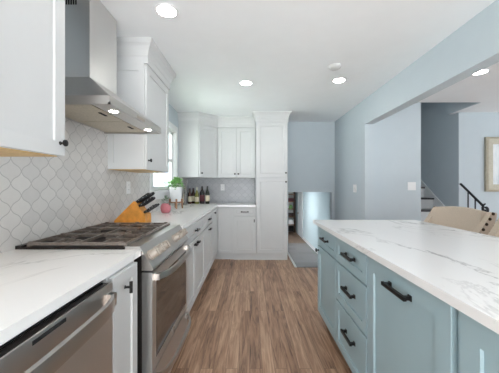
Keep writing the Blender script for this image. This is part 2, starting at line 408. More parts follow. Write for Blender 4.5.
# window: frame with sashes, casing, sill
w = bpy.data.objects.new('window_1', None); COL.objects.link(w); w.location = (XL, 3.7, WZ0); w['kind'] = 'structure'
b = MB()
for y0, y1, z0, z1 in ((WY0, WY0 + .045, WZ0, WZ1), (WY1 - .045, WY1, WZ0, WZ1), (WY0, WY1, WZ0, WZ0 + .05), (WY0, WY1, WZ1 - .045, WZ1), (WY0, WY1, 1.60, 1.645)): b.box(XL - .085, XL - .04, y0, y1, z0, z1)
for y0, y1, z0, z1 in ((WY0, WY0 + .012, WZ0, WZ1), (WY1 - .012, WY1, WZ0, WZ1), (WY0, WY1, WZ1 - .012, WZ1)): b.box(XL - .045, XL - .001, y0, y1, z0, z1)
b.build('window_frame', 'trim', w)
b = MB(); b.box(XL - .066, XL - .060, WY0 + .04, WY1 - .04, WZ0 + .04, WZ1 - .04); b.build('glass', 'clear', w)
b = MB(); c = .09
b.box(XL - .02, XL + .018, WY0 - c, WY0, WZ0 - .02, WZ1 + c); b.box(XL - .02, XL + .018, WY1, WY1 + c, WZ0 - .02, WZ1 + c); b.box(XL - .02, XL + .018, WY0, WY1, WZ1, WZ1 + c); b.box(XL, XL + .016, WY0 - c, WY1 + c, WZ0 - .11, WZ0 - .02)
b.build('window_casing', 'trim', w)
b = MB(); b.box(XL - .04, XL + .04, WY0 - c - .01, WY1 + c + .01, WZ0 - .022, WZ0); b.bevel(.004); b.build('window_sill', 'trim', w)
# jamb corner post of the opening, thin casing
b = MB(); b.box(2.132, 2.16, 10.75, 10.85, LOW, LOW + 2.06); b.box(2.132, 2.16, 11.65, 11.75, LOW, LOW + 2.06); b.box(2.132, 2.16, 10.85, 11.65, LOW + 1.98, LOW + 2.06)
d = bpy.data.objects.new('door_1', None); COL.objects.link(d); d.location = (2.16, 11.25, LOW); d['kind'] = 'structure'
b.build('door_casing', 'trim', d)
b = MB(); b.box(2.142, 2.158, 10.85, 11.65, LOW + .01, LOW + 1.98); b.build('door_panel', 'trim', d)
b = MB(); b.lathe((2.142, 11.56, LOW + .98), [(.03, 0), (.012, .01), (.012, .03), (.03, .045), (.03, .07), (0, .08)], (-1, 0, 0), 14); b.build('door_knob', 'frame', d, True)
# outside
b = MB(); b.box(-6, 9, -14, -1.8, -.25, -.04); struct('ground_bounce', b, 'bounce')  # unseen pale ground added to reflect sun up onto the ceiling
b = MB(); b.box(-120, -1.4, -40, 160, -1.3, -1.2); struct('ground_outside', b, 'lawn')
h = thing('neighbouring_house', 'pale gabled house far outside the kitchen window', 'house', (-20, 58, -1.2))
b = MB(); b.box(-22.2, -18.2, 56, 62, -1.2, 2.2); b.prism([(-22.2, 56, 2.2), (-18.2, 56, 2.2), (-20.2, 56, 4.6)], (0, 6, 0)); b.build('wall', 'siding', h)
b = MB(); b.prism([(-22.7, 55.7, 1.9), (-20.2, 55.7, 4.9), (-17.7, 55.7, 1.9), (-18.0, 55.7, 1.9), (-20.2, 55.7, 4.6), (-22.4, 55.7, 1.9)], (0, 6.6, 0)); b.build('roof', 'shingle', h)
b = MB(); b.box(-20.9, -19.5, 55.95, 56.0, 0, 1.4); b.build('window', 'shingle', h)

# ================================================================== cabinets
UF = XL + .33 - .02       # carcass front of the wall cabinets (doors add 2 cm)
def upper(label, y0, y1, z0, z1, doors, knobs, ztop=None):
    t = thing('wall_cabinet', label, 'cabinet', (XL + .15, (y0 + y1) / 2, z0))
    F = LEFT(UF); b = MB(); panels(b, F, y0, y1, z0, z1, .31); b.build('cabinet_body', 'cab', t)
    b = MB(); b.box(XL + .012, UF - .012, y0 + .012, y1 - .012, z0 - .004, z0); b.build('underside', 'cab_in', t)
    for i, (u0, u1) in enumerate(doors):
        dd = shaker(F, u0, u1, z0 - .004, z1 - .01, 'door', 'cab', t)
        for (ku, kz) in knobs[i]: knob(F, ku, kz, dd)
    return t
UZ0, UZ1 = 1.372, 2.26
t = upper('white shaker wall cabinet close by, left of the steel hood', .42, 1.232, UZ0, UZ1, [(.42, .826), (.826, 1.232)], [[], [(1.197, UZ0 + .055)]])
crown([(XL, .42), (UF + .02, .42), (UF + .02, 1.232), (XL, 1.232)], UZ1 - .01, CEIL, [(0, 1), (1, 2), (2, 3)], t)
t = upper('white shaker wall cabinet between steel hood and kitchen window', 2.20, 2.80, UZ0, UZ1, [(2.20, 2.80)], [[(2.235, UZ0 + .075)]])
crown([(XL, 2.2), (UF + .02, 2.2), (UF + .02, 2.8), (XL, 2.8)], UZ1 - .01, CEIL, [(0, 1), (1, 2), (2, 3)], t)
# side panel stile on the side facing the hood
b = MB(); b.box(XL + .002, XL + .055, 2.192, 2.2, UZ0, UZ1 - .01); b.box(UF - .045, UF, 2.192, 2.2, UZ0, UZ1 - .01); b.box(XL + .055, UF - .045, 2.192, 2.2, UZ0, UZ0 + .05); b.box(XL + .055, UF - .045, 2.192, 2.2, UZ1 - .07, UZ1 - .01); b.build('side_panel', 'cab', t)

YU = YB - .33
# diagonal corner cabinet
t = thing('corner_wall_cabinet', 'white diagonal wall cabinet in the far corner above the wine bottles', 'cabinet', (-.98, 4.76, UZ0))
cx0, cy0, cx1, cy1 = XL + .33, 4.385, -.575, YU
b = MB(); b.prism([(XL, YB, UZ0), (XL, cy0, UZ0), (cx0, cy0, UZ0), (cx1, cy1, UZ0), (cx1, YB, UZ0)], (0, 0, UZ1 - UZ0)); b.build('cabinet_body', 'cab', t)
U = Vector((cx1 - cx0, cy1 - cy0, 0)); Ld = U.length; U.normalize(); Fd = Face((cx0, cy0, 0), U, (U.y, -U.x, 0))
dd = shaker(Fd, .012, Ld - .012, UZ0 - .004, UZ1 - .012, 'door', 'cab', t, t=.018); knob(Fd, .05, UZ0 + .07, dd, .018)
full = [(XL, cy0 - .0), (cx0, cy0), (cx1 + .006, cy1 - .018), (.10, cy1 - .018)]
crown(full, UZ1 - .01, CEIL, [(0, 1), (1, 2)], t)
t2 = thing('wall_cabinet', 'white double-door wall cabinet beside the tall pantry', 'cabinet', (-.24, YB - .15, UZ0))
F = BACK(YU); b = MB(); panels(b, F, -.575, .098, UZ0, UZ1, .32); b.build('cabinet_body', 'cab', t2)
dd = shaker(F, -.565, -.234, UZ0 - .004, UZ1 - .012, 'door', 'cab', t2); knob(F, -.265, UZ0 + .065, dd)
dd = shaker(F, -.234, .098, UZ0 - .004, UZ1 - .012, 'door', 'cab', t2); knob(F, -.203, UZ0 + .065, dd)
crown(full, UZ1 - .01, CEIL, [(2, 3)], t2)
# pantry
PY = 4.365; PX0, PX1 = .102, .622
t = thing('pantry_cabinet', 'tall white two-door pantry cabinet reaching the ceiling', 'cabinet', ((PX0 + PX1) / 2, 4.67, 0))
F = BACK(PY); b = MB(); panels(b, F, PX0, PX1, .11, 2.29, YB - PY - .01); b.build('cabinet_body', 'cab', t)
b = MB(); b.box(PX0, PX1, PY + .015, YB - .01, 0, .11); b.build('toe_kick', 'cab', t)
dd = shaker(F, PX0, PX1, .115, 1.365, 'door', 'cab', t); knob(F, PX1 - .032, 1.365 - .07, dd)
dd = shaker(F, PX0, PX1, 1.372, 2.28, 'door', 'cab', t); knob(F, PX1 - .032, 1.372 + .07, dd)
crown([(PX0, YU - .02), (PX0, PY - .02), (PX1, PY - .02), (PX1, YB - .002)], 2.278, CEIL, [(0, 1), (1, 2), (2, 3)], t)

# base cabinets, left run
BF = -.555               # carcass front; doors reach -.535
def base(label, y0, y1, name='base_cabinet'):
    t = thing(name, label, 'cabinet', ((XL + BF) / 2, (y0 + y1) / 2, 0))
    b = MB(); panels(b, LEFT(BF), y0, y1, .105, CT - SL, BF - XL - .01); b.build('cabinet_body', 'cab', t)
    b = MB(); b.box(XL + .02, BF - .055, y0, y1, 0, .105); b.build('toe_kick', 'cab', t)
    return t
F = LEFT(BF)
t = base('narrow white base cabinet between dishwasher and range', 1.02, 1.262)
dd = shaker(F, 1.03, 1.258, .11, CT - SL - .008, 'door', 'cab', t, rail=.05); tknob(F, 1.13, .80, dd)
t = base('white base cabinet with wide drawer next to the range', 2.085, 3.126)
dd = shaker(F, 2.087, 3.124, .72, CT - SL - .008, 'drawer', 'cab', t, rail=.045); pull(F, 2.62, .795, .12, dd)
dd = shaker(F, 2.087, 2.605, .11, .715, 'door', 'cab', t); pull(F, 2.55, .665, .07, dd)
dd = shaker(F, 2.605, 3.124, .11, .715, 'door', 'cab', t); pull(F, 2.67, .665, .07, dd)
t = base('white one-door base cabinet under the window, second from the range', 3.128, 3.73)
dd = shaker(F, 3.13, 3.728, .72, CT - SL - .008, 'drawer', 'cab', t, rail=.045); pull(F, 3.42, .80, .13, dd)
dd = shaker(F, 3.13, 3.728, .11, .715, 'door', 'cab', t); pull(F, 3.46, .665, .13, dd)
t = thing('corner_base_cabinet', 'white L-shaped base cabinet filling the far corner below the bottles', 'cabinet', (-.85, 4.6, 0))
b = MB(); b.box(XL + .01, BF, 3.73, YB - .01, .105, CT - SL); b.box(BF, -.272, PY + .012, YB - .01, .105, CT - SL); b.build('cabinet_body', 'cab', t)
b = MB(); b.box(XL + .02, BF - .055, 3.73, YB - .02, 0, .105); b.box(BF - .055, -.272, PY + .06, YB - .02, 0, .105); b.build('toe_kick', 'cab', t)
dd = shaker(F, 3.732, PY - .012, .11, CT - SL - .008, 'door', 'cab', t, rail=.05); knob(F, 3.95, .825, dd)
FB = BACK(PY + .012)
shaker(FB, BF + .022, -.274, .11, CT - SL - .008, 'door', 'cab', t, rail=.045)
t = thing('base_cabinet', 'white base cabinet with one drawer over one door beside the pantry', 'cabinet', (-.08, 4.67, 0))
b = MB(); panels(b, FB, -.272, .10, .105, CT - SL, YB - PY - .02); b.build('cabinet_body', 'cab', t)
b = MB(); b.box(-.272, .10, PY + .03, YB - .02, 0, .105); b.build('toe_kick', 'cab', t)
dd = shaker(FB, -.272, .10, .732, CT - SL - .006, 'drawer', 'cab', t, rail=.04); pull(FB, -.086, .80, .13, dd)
dd = shaker(FB, -.272, .10, .11, .727, 'door', 'cab', t); tknob(FB, .07, .655, dd)

# worktops
b = MB(); b.box(XL + .008, -.548, .0, 1.326, CT - SL, CT); b.bevel(.004)
tag(b.build('worktop', 'quartz'), 'white veined quartz worktop over the dishwasher', 'worktop')
b = MB()
P = [(XL + .008, 2.088), (-.53, 2.088), (-.53, PY - .03), (.10, PY - .03), (.10, YB - .008), (XL + .008, YB - .008)]
b.prism([(x, y, CT - SL) for x, y in P], (0, 0, SL)); b.bevel(.004)
tag(b.build('worktop', 'quartz'), 'white L-shaped quartz worktop running past the window to the pantry', 'worktop')

# ================================================================== range
RY0, RY1 = 1.328, 2.084; RF = -.515
t = thing('gas_range', 'stainless steel gas range with black cast iron grates', 'range', (-.85, 1.706, 0))
b = MB(); b.box(XL + .02, RF - .03, RY0 + .003, RY1 - .003, .06, .905); b.build('range_body', 'dark', t)
b = MB(); b.box(XL + .06, RF - .09, RY0 + .02, RY1 - .02, 0, .06); b.build('plinth', 'gap', t)
b = MB(); b.box(XL + .012, -.630, RY0 - .004, RY1 + .003, .905, .922); b.bevel(.003); b.build('cooktop', 'cooktop', t)
b = MB(); b.box(XL + .012, XL + .04, RY0 - .004, RY1 + .003, .922, .932); b.bevel(.003); b.build('rear_vent_trim', 'dark', t)
pr = [(-.628, .905), (-.628, .928), (-.556, .928), (-.488, .818), (-.488, .806), (RF - .03, .806), (RF - .03, .905)]
b = MB(); b.prism([(x, RY0, z) for x, z in pr], (0, RY1 - RY0, 0)); b.bevel(.003); cp = b.build('control_panel', 'steel', t)
nrm = Vector((.110, 0, .068)).normalized()
for y in (1.385, 1.472, 1.560, 1.815, 1.903, 1.992):
    b = MB(); o = Vector((-.520, y, .870)); 
    b.lathe(o, [(.029, -.004), (.029, .004), (.025, .006), (.024, .040), (.021, .044), (0, .044)], nrm, 20)
    b.hexa([o + nrm * h + Vector((0, dy, 0)) + nrm.cross(Vector((0, 1, 0))) * dv for h in (.043, .050) for dy, dv in ((-.004, -.018), (.004, -.018), (.004, .018), (-.004, .018))])
    b.build('knob', 'steel_knob', t, True)
b = MB(); q = nrm.cross(Vector((0, 1, 0)))
# oven door
FX = RF + .022
b = MB(); b.box(RF - .03, FX, RY0 + .004, RY1 - .004, .285, .795); b.bevel(.005); od = b.build('oven_door', 'steel_v', t)
b = MB(); b.box(FX - .004, FX + .0015, RY0 + .06, RY1 - .06, .335, .735); b.bevel(.001); b.build('oven_window', 'ovenglass', od)
def bow(y0, y1, z, x0, x1, r, parent):
    b = MB(); n = 14; pts = []
    for i in range(n + 1):
        s = i / n; pts.append((x0 + (x1 - x0) * (1 - (2 * s - 1) ** 4) ** .8, y0 + (y1 - y0) * s, z))
    ring = []
    for i, p in enumerate(pts):
        ring.append([(p[0] - .007, p[1], p[2] - r), (p[0] + .007, p[1], p[2] - r), (p[0] + .009, p[1], p[2]), (p[0] + .007, p[1], p[2] + r), (p[0] - .007, p[1], p[2] + r)])
    vs = [[b.bm.verts.new(p) for p in q] for q in ring]
    for a, c in zip(vs, vs[1:]):
        for k in range(5): b.bm.faces.new([a[k], a[(k + 1) % 5], c[(k + 1) % 5], c[k]])
    b.bm.faces.new(vs[0]); b.bm.faces.new(vs[-1])
    for y in (y0 + .004, y1 - .004): b.box(x0 - .014, x0 + .012, y - .014, y + .014, z - r, z + r)
    return b.build('handle', 'steel', parent, True)
bow(RY0 + .05, RY1 - .05, .760, FX + .012, FX + .062, .016, od)
b = MB(); b.box(RF - .03, FX, RY0 + .004, RY1 - .004, .075, .277); b.bevel(.005); dr = b.build('warming_drawer', 'steel_v', t)
bow(RY0 + .05, RY1 - .05, .235, FX + .012, FX + .062, .014, dr)
b = MB(); b.lathe((FX, 1.706, .308), [(.016, 0), (.016, .003), (.012, .004), (0, .004)], (1, 0, 0), 20); b.build('badge', 'steel_knob', od, True)
# burners and grates
for (x, y, r) in ((-.98, 1.47, .036), (-.73, 1.47, .045), (-.86, 1.706, .05), (-.98, 1.94, .036), (-.73, 1.94, .045)):
    b = MB(); b.lathe((x, y, .922), [(r * 1.3, 0), (r * 1.25, .002), (r * 1.0, .003), (r, .006), (r * .95, .0075), (0, .0078)], (0, 0, 1), 20); b.build('burner', 'iron', t, True)
for k in range(3):
    y0 = RY0 + .014 + k * .2435; y1 = y0 + .238; x0, x1 = XL + .055, -.626
    b = MB(); zt = .945
    def bar(xa, xb, ya, yb, za=.930, zb=None, cham=True):
        zb = zb or zt
        b.box(xa, xb, ya, yb, za, zb)
    wd = .0105
    bar(x0, x1, y0, y0 + wd); bar(x0, x1, y1 - wd, y1); bar(x0, x0 + wd, y0 + wd, y1 - wd); bar(x1 - wd, x1, y0 + wd, y1 - wd)
    xm = (x0 + x1) / 2; ym = (y0 + y1) / 2
    bar(xm - wd / 2, xm + wd / 2, y0 + wd, y1 - wd)
    for i in range(1, 4):                                   # fingers across the depth
        if i == 2: continue
        xx = x0 + (x1 - x0) * i / 4
        bar(xx - wd / 2, xx + wd / 2, y0 + wd, y0 + .085); bar(xx - wd / 2, xx + wd / 2, y1 - .085, y1 - wd)
    bar(x0 + wd, x0 + .17, ym - wd / 2, ym + wd / 2); bar(x1 - .17, x1 - wd, ym - wd / 2, ym + wd / 2)
    for xx in (x0, x1 - .016):
        for yy in (y0, y1 - .016): b.box(xx, xx + .016, yy, yy + .016, .922, .931)
    for xx in (x0 + .02, xm, x1 - .03):                     # raised ends
        for yy in (y0, y1 - wd): b.box(xx - .012, xx + .012, yy, yy + wd, zt, zt + .005)
    b.bevel(.002, 1); b.build('grate', 'iron', t)

# ================================================================== dishwasher
DY0, DY1 = .412, 1.016
t = thing('dishwasher', 'stainless steel dishwasher under the near worktop', 'dishwasher', (-.85, .714, 0))
b = MB(); b.box(XL + .03, BF - .012, DY0, DY1, .1, CT - SL - .004); b.build('tub', 'gap', t)
b = MB(); b.box(XL + .1, BF - .06, DY0, DY1, 0, .1); b.build('toe_kick', 'gap', t)
b = MB(); b.box(BF - .012, -.528, DY0 + .003, DY1 - .003, .11, .866); b.bevel(.006); dd = b.build('door', 'steel_v', t)
b = MB(); b.box(-.5285, -.5268, .640, .757, .846, .857); b.build('display_strip', 'gap', dd)
b = MB(); b.box(BF - .006, -.534, DY0 + .02, DY1 - .02, .866, .868); b.build('control_strip', 'dark', dd)
bow(DY0 + .03, DY1 - .025, .808, -.517, -.478, .024, dd)

# ================================================================== hood
t = thing('range_hood', 'stainless steel chimney range hood above the gas range', 'range hood', (XL + .2, 1.75, 1.65))
HY0, HY1, HX = 1.362, 2.145, -.722; CY0, CY1, CX = 1.605, 1.93, -.975; z0, z1, z2 = 1.655, 1.70, 1.895
b = MB(); b.box(XL + .009, CX, CY0, CY1, z2 - .004, CEIL - .003); b.bevel(.002, 1); ch = b.build('chimney', 'steel_v', t)
b = MB()
for k in range(6):
    x = -1.135 + k * .0145; b.box(x, x + .0095, CY0 - .0015, CY0 + .002, 2.335, 2.385)
b.build('vent_slots', 'gap', ch)
b = MB(); b.hexa([(XL + .009, HY0, z1), (HX, HY0, z1), (HX, HY1, z1), (XL + .009, HY1, z1), (XL + .009, CY0, z2), (CX, CY0, z2), (CX, CY1, z2), (XL + .009, CY1, z2)]); b.build('canopy', 'steel', t)
b = MB(); b.box(XL + .009, HX, HY0, HY1, z0 + .012, z1); b.box(HX - .012, HX, HY0, HY1, z0, z0 + .012); b.box(XL + .009, HX, HY0, HY0 + .008, z0, z0 + .012); b.box(XL + .009, HX, HY1 - .008, HY1, z0, z0 + .012); b.build('lip', 'steel', t)
for k in range(2):
    y0 = HY0 + .03 + k * .366; b = MB(); b.box(XL + .05, HX - .115, y0, y0 + .355, z0 + .004, z0 + .0125)
    f_ = b.build('grease_filter', 'mesh', t)
    b = MB(); b.box(HX - .16, HX - .145, y0 + .14, y0 + .215, z0 + .001, z0 + .0045); b.build('latch', 'gap', f_)
b = MB(); b.box(HX - .105, HX - .014, HY0 + .01, HY1 - .01, z0 + .004, z0 + .0125); b.build('light_strip', 'steel', t)
for y in (HY0 + .15, HY1 - .13):
    b = MB(); b.lathe((HX - .058, y, z0 + .0035), [(.030, .002), (.030, 0), (.026, 0)], (0, 0, 1), 20); rg = b.build('lamp', 'steel_knob', t, True)
    b = MB(); b.lathe((HX - .058, y, z0 + .003), [(.025, .0015), (.025, 0)], (0, 0, 1), 20); b.build('lens', 'hoodbulb', rg)
b = MB(); b.box(HX, HX + .002, 1.69, 1.81, 1.668, 1.687); b.build('control_buttons', 'steel_knob', t)

# ================================================================== island
IX = .632       # carcass front; doors reach .612
t_ = 'blue'
FI = ISL(IX)
def isl(label, y0, y1):
    t = thing('island_cabinet', label, 'cabinet', (.93, (y0 + y1) / 2, 0))
    b = MB(); b.box(IX, 1.22, y0, y1, .105, CT - SL); b.build('cabinet_body', t_, t)
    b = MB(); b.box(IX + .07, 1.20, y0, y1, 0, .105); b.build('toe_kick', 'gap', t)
    return t
t = isl('blue island cabinet with drawer over door at the far end', 1.886, 2.415)
dd = shaker(FI, 1.886, 2.39, .705, CT - SL - .008, 'drawer', t_, t, rail=.045); pull(FI, 2.135, .795, .155, dd)
dd = shaker(FI, 1.886, 2.39, .11, .70, 'door', t_, t); knob(FI, 2.35, .66, dd, s=1.15)
t = isl('blue island cabinet with a stack of three drawers', 1.388, 1.884)
for z0_, z1_, zp in ((.705, CT - SL - .008, .80), (.435, .70, .585), (.11, .43, .31)):
    dd = shaker(FI, 1.388, 1.884, z0_, z1_, 'drawer', t_, t, rail=.05); pull(FI, 1.61, zp, .16, dd, r=.0072)
t = isl('blue island cabinet with one wide panel door and bar handle', .794, 1.386)
dd = shaker(FI, .80, 1.384, .11, CT - SL - .008, 'door', t_, t, rail=.07); pull(FI, 1.08, .805, .17, dd, r=.0072)
t = isl('blue island cabinet closest to the near end of the island', .05, .778)
dd = shaker(FI, .05, .776, .11, CT - SL - .008, 'door', t_, t, rail=.07)
b = MB(); b.box(.588, 1.545, .0, 2.47, CT - SL, CT); b.bevel(.004)
tag(b.build('worktop', 'quartz'), 'large white veined quartz worktop covering the blue island', 'worktop')

# ================================================================== upholstered counter stools
def stool(label, loc):
    """faces -X; built around the origin at floor level"""
    t = thing('upholstered_chair', label, 'chair', (0, 0, 0), 'linen chairs along the island')
    for y in (-.22, .22):
        for x, dx in ((-.20, -.03), (.20, .06)):
            b = MB(); b.hexa([(x + dx - .016, y - .016, 0), (x + dx + .016, y - .016, 0), (x + dx + .016, y + .016, 0), (x + dx - .016, y + .016, 0), (x - .022, y - .022, .52), (x + .022, y - .022, .52), (x + .022, y + .022, .52), (x - .022, y + .022, .52)]); b.build('leg', 'woodleg', t)
    b = MB(); b.box(-.27, .24, -.275, .275, .51, .66); b.bevel(.03, 3); b.build('seat', 'linen', t, True)
    b = MB()
    # backrest: leaning slab with gently arched top
    n = 12; rings = []
    for i in range(n + 1):
        y = -.27 + .54 * i / n; s = (y / .27); top = 1.035 - .022 * s * s; c = -.035 * s * s
        xs0, xs1 = .175 + c, .245 + c
        ring = [(xs0, y, .60), (xs0 + .03, y, .78), (xs0 + .075, y, top - .03), (xs0 + .09, y, top - .006), (xs0 + .115, y, top), (xs1 + .095, y, top - .012), (xs1 + .10, y, top - .05), (xs1 + .035, y, .78), (xs1, y, .60)]
        rings.append([b.bm.verts.new(p) for p in ring])
    for a, c in zip(rings, rings[1:]):
        for k in range(len(a)): b.bm.faces.new([a[k], a[(k + 1) % len(a)], c[(k + 1) % len(a)], c[k]])
    b.bm.faces.new(rings[0]); b.bm.faces.new(rings[-1])
    b.build('backrest', 'linen', t, True)
    for s in (-1, 1):                                          # sloping wings with nail heads
        b = MB(); y = s * .262; o = s * .052
        prof = [(.30, 1.012), (.31, 1.0), (.29, .92), (.23, .66), (.16, .64), (-.20, .66), (-.235, .68), (-.22, .70), (-.06, .725), (.07, .77), (.165, .87), (.262, 1.010)]
        b.prism([(x, y, z) for x, z in prof], (0, o, 0)); b.bevel(.008, 2, 60); wg = b.build('wing', 'linen', t, True)
        pts = [(.275, 1.000), (.188, .872), (.09, .765), (-.04, .712), (-.20, .685)]
        for (xa, za), (xb, zb) in zip(pts, pts[1:]):
            m_ = max(2, int(math.hypot(xb - xa, zb - za) / .042))
            for k in range(m_):
                f = k / m_; x = xa + (xb - xa) * f; z = za + (zb - za) * f
                b = MB(); b.lathe((x - .002, y + o, z + .002), [(.0135, -.004), (.013, .005), (.008, .010), (0, .012)], (0, s, 0), 8)
                b.build('nailhead', 'nail', wg, True)
    return t
st = stool('beige linen chair with nailhead wings at the far end of the island', None)
st.location = (1.70, 2.46, 0); st.rotation_euler = (0, 0, R(4))
s2 = copy_tree(st); s2['label'] = 'beige linen chair cut off by the right edge, second along the island'; s2.location = (1.70, 1.71, 0); s2.rotation_euler = (0, 0, R(4))

# ================================================================== staircases
t = thing('staircase', 'staircase with white risers and dark treads rising beyond the dining opening', 'staircase', (2.96, 3.9, 0))
RISE = .2007
def sy(k): return 4.9 + (k - 5) * .26
for k in range(1, 12):
    y = sy(k); z = RISE * k; y2 = sy(k + 1)
    b = MB(); b.box(2.482, 3.415, y + .02, y + .036, z - RISE, z - .028); b.build('riser', 'trim', t)
    b = MB(); b.box(2.482, 3.415, y - .008, y2 + .034, z - .028, z); b.bevel(.005, 1); b.build('tread', 'tread', t)
b = MB(); pts = [(4.36, .0), (4.36, .66), (6.7, .66 + 2.34 * .72), (6.7, 0)]
pts = [(4.475, .45), (4.475, .745), (6.7, .745 + 2.225 * .74), (6.7, .45 + 2.225 * .74)]
b.prism([(3.416, y, z) for y, z in pts], (.022, 0, 0)); b.build('skirt_board', 'trim', t)
t = thing('stair_railing', 'short black stair handrail with a curled end in the dining room', 'railing', (3.40, 4.05, .0))
b = MB()
pts = [(3.40, 4.262, 1.262), (3.40, 4.20, 1.214), (3.40, 3.86, .945)]
for i in range(14):
    a = R(20 + i * 28); r = .075 - i * .0042
    pts.append((3.40 + .0, 3.835 + r * math.sin(a) * .8 - .03 , .905 + r * math.cos(a) - .012))
b.tube(pts, .017, 8); b.build('handrail', 'rail', t, True)
for y in (4.115, 3.985):
    b = MB(); zt = .945 + (y - 3.86) * .79; zb = .38 if y > 4.06 else .19
    b.tube([(3.40, y, zb), (3.40, y, zt)], .010, 8); b.build('baluster', 'rail', t, True)
b = MB(); b.tube([(3.40, 3.815, 0), (3.40, 3.815, .89)], .014, 8); b.build('newel_post', 'rail', t, True)
# short flight down
t = thing('lower_staircase', 'wooden steps leading down beside the pantry', 'staircase', (1.12, 4.4, LOW))
for k in range(1, 5):
    z = -.19 * k; y = 3.98 + (k - 1) * .245
    b = MB(); b.box(.702, XR - .014, y, y + .245, z - .19 if k < 4 else LOW, z); b.build('step', 'floor', t)

# ================================================================== framed panel, switches, lamps
t = thing('framed_panel', 'pale streaked panel in a wide champagne frame on the dining wall', 'picture', (4.35, 4.35, 1.58))
fx0, fx1, fz0, fz1, fw = 3.86, 4.86, 1.135, 2.03, .118
b = MB()
def miter(x0, x1, z0, z1, w, y0, y1):
    o = [(x0, z0), (x1, z0), (x1, z1), (x0, z1)]; n_ = [(x0 + w, z0 + w), (x1 - w, z0 + w), (x1 - w, z1 - w), (x0 + w, z1 - w)]
    mm = [(x0 + w * .3, z0 + w * .3), (x1 - w * .3, z0 + w * .3), (x1 - w * .3, z1 - w * .3), (x0 + w * .3, z1 - w * .3)]
    for i in range(4):
        j = (i + 1) % 4
        V = [b.bm.verts.new((p[0], y, p[1])) for p, y in ((o[i], y1), (o[j], y1), (o[i], y0 + .012), (o[j], y0 + .012), (mm[i], y0), (mm[j], y0), (n_[i], y0 + .014), (n_[j], y0 + .014), (n_[i], y1), (n_[j], y1))]
        for f in ((0, 1, 3, 2), (2, 3, 5, 4), (4, 5, 7, 6), (6, 7, 9, 8), (8, 9, 1, 0), (0, 2, 4, 6, 8), (1, 3, 5, 7, 9)): b.bm.faces.new([V[q] for q in f])
miter(fx0, fx1, fz0, fz1, fw, 4.306, 4.349); b.build('frame', 'frame', t)
b = MB(); b.box(fx0 + fw - .004, fx1 - fw + .004, 4.330, 4.344, fz0 + fw - .004, fz1 - fw + .004); b.build('print', 'print', t)

def plate(name, label, cat, F, u, z, kind, w=.074, h=.118, group=None):
    c = F.p(u, z, 0); t = thing(name, label, cat, c, group)
    b = MB(); b.hexa([F.p(u + a, z + e, ww) for ww in (0.0005, .006) for a, e in ((-w / 2, -h / 2), (w / 2, -h / 2), (w / 2, h / 2), (-w / 2, h / 2))]); b.bevel(.002, 1); b.build('cover_plate', 'plate', t)
    if kind == 'outlet':
        for dz in (-.022, .022):
            b = MB(); b.hexa([F.p(u + a, z + dz + e, ww) for ww in (.006, .0078) for a, e in ((-.016, -.015), (.016, -.015), (.016, .015), (-.016, .015))]); s = b.build('socket', 'plate', t)
            b = MB()
            for a in (-.006, .006): b.hexa([F.p(u + a + q, z + dz + e, ww) for ww in (.0078, .0082) for q, e in ((-.001, -.003), (.001, -.003), (.001, .007), (-.001, .007))])
            b.build('slots', 'gap', s)
    else:
        n = 2 if w > .1 else 1
        for k in range(n):
            uu = u + (k - (n - 1) / 2) * .046
            b = MB(); b.hexa([F.p(uu + a, z + e, ww) for ww in (.006, .0085) for a, e in ((-.0165, -.033), (.0165, -.033), (.0165, .033), (-.0165, .033))]); b.bevel(.001, 1); b.build('rocker', 'plate', t)
plate('power_outlet', 'white power outlet on the tiles behind the knife block', 'outlet', LEFT(XL + .008), 2.56, 1.215, 'outlet')
plate('power_outlet', 'white power outlet on the far tiles right of the bottles', 'outlet', BACK(YB - .008), -.515, 1.20, 'outlet')
FR = Face((XR, 0, 0), (0, 1, 0), (-1, 0, 0))
plate('light_switch', 'white double switch on the kitchen wall before the opening', 'switch', FR, 4.02, 1.19, 'switch', .118, .118)
plate('light_switch', 'wide white double switch on the wall beside the upper staircase', 'switch', BACK(3.83), 2.345, 1.225, 'switch', .118, .118)

def downlight(x, y, label, z=CEIL, r=.064, group='recessed ceiling lights', lens='bulb'):
    t = thing('recessed_light', label, 'ceiling light', (x, y, z), group)
    b = MB(); b.lathe((x, y, z), [(r + .014, -.0005), (r + .012, -.005), (r, -.006), (r - .002, -.001)], (0, 0, 1), 32); b.build('trim_ring', 'plate', t, True)
    b = MB(); b.lathe((x, y, z - .0045), [(r - .001, .003), (r - .001, 0)], (0, 0, 1), 32); b.build('lens', lens, t)
downlight(-.574, 1.82, 'round recessed ceiling light nearest the steel hood')
downlight(-.047, 3.10, 'round recessed ceiling light in front of the back wall cabinets')
downlight(1.02, 3.02, 'round recessed ceiling light beside the smoke detector')
downlight(2.44, 2.80, 'round recessed ceiling light in the dining room ceiling')
downlight(.75, 9.2, 'unseen round lamp added to light the lower hall', 1.35, .12, None, 'hallfill')  # hidden lamp added to brighten the hall
t = thing('smoke_detector', 'white round smoke detector on the kitchen ceiling', 'smoke detector', (.855, 2.66, CEIL))
b = MB(); b.lathe((.855, 2.66, CEIL), [(.062, 0), (.062, -.012), (.056, -.022), (.04, -.034), (.02, -.038), (0, -.038)], (0, 0, 1), 28); b.build('housing', 'detector', t, True)
b = MB(); b.lathe((.855, 2.66, CEIL - .036), [(.012, 0), (.012, -.004), (0, -.005)], (0, 0, 1), 14); b.build('test_button', 'detector', t, True)

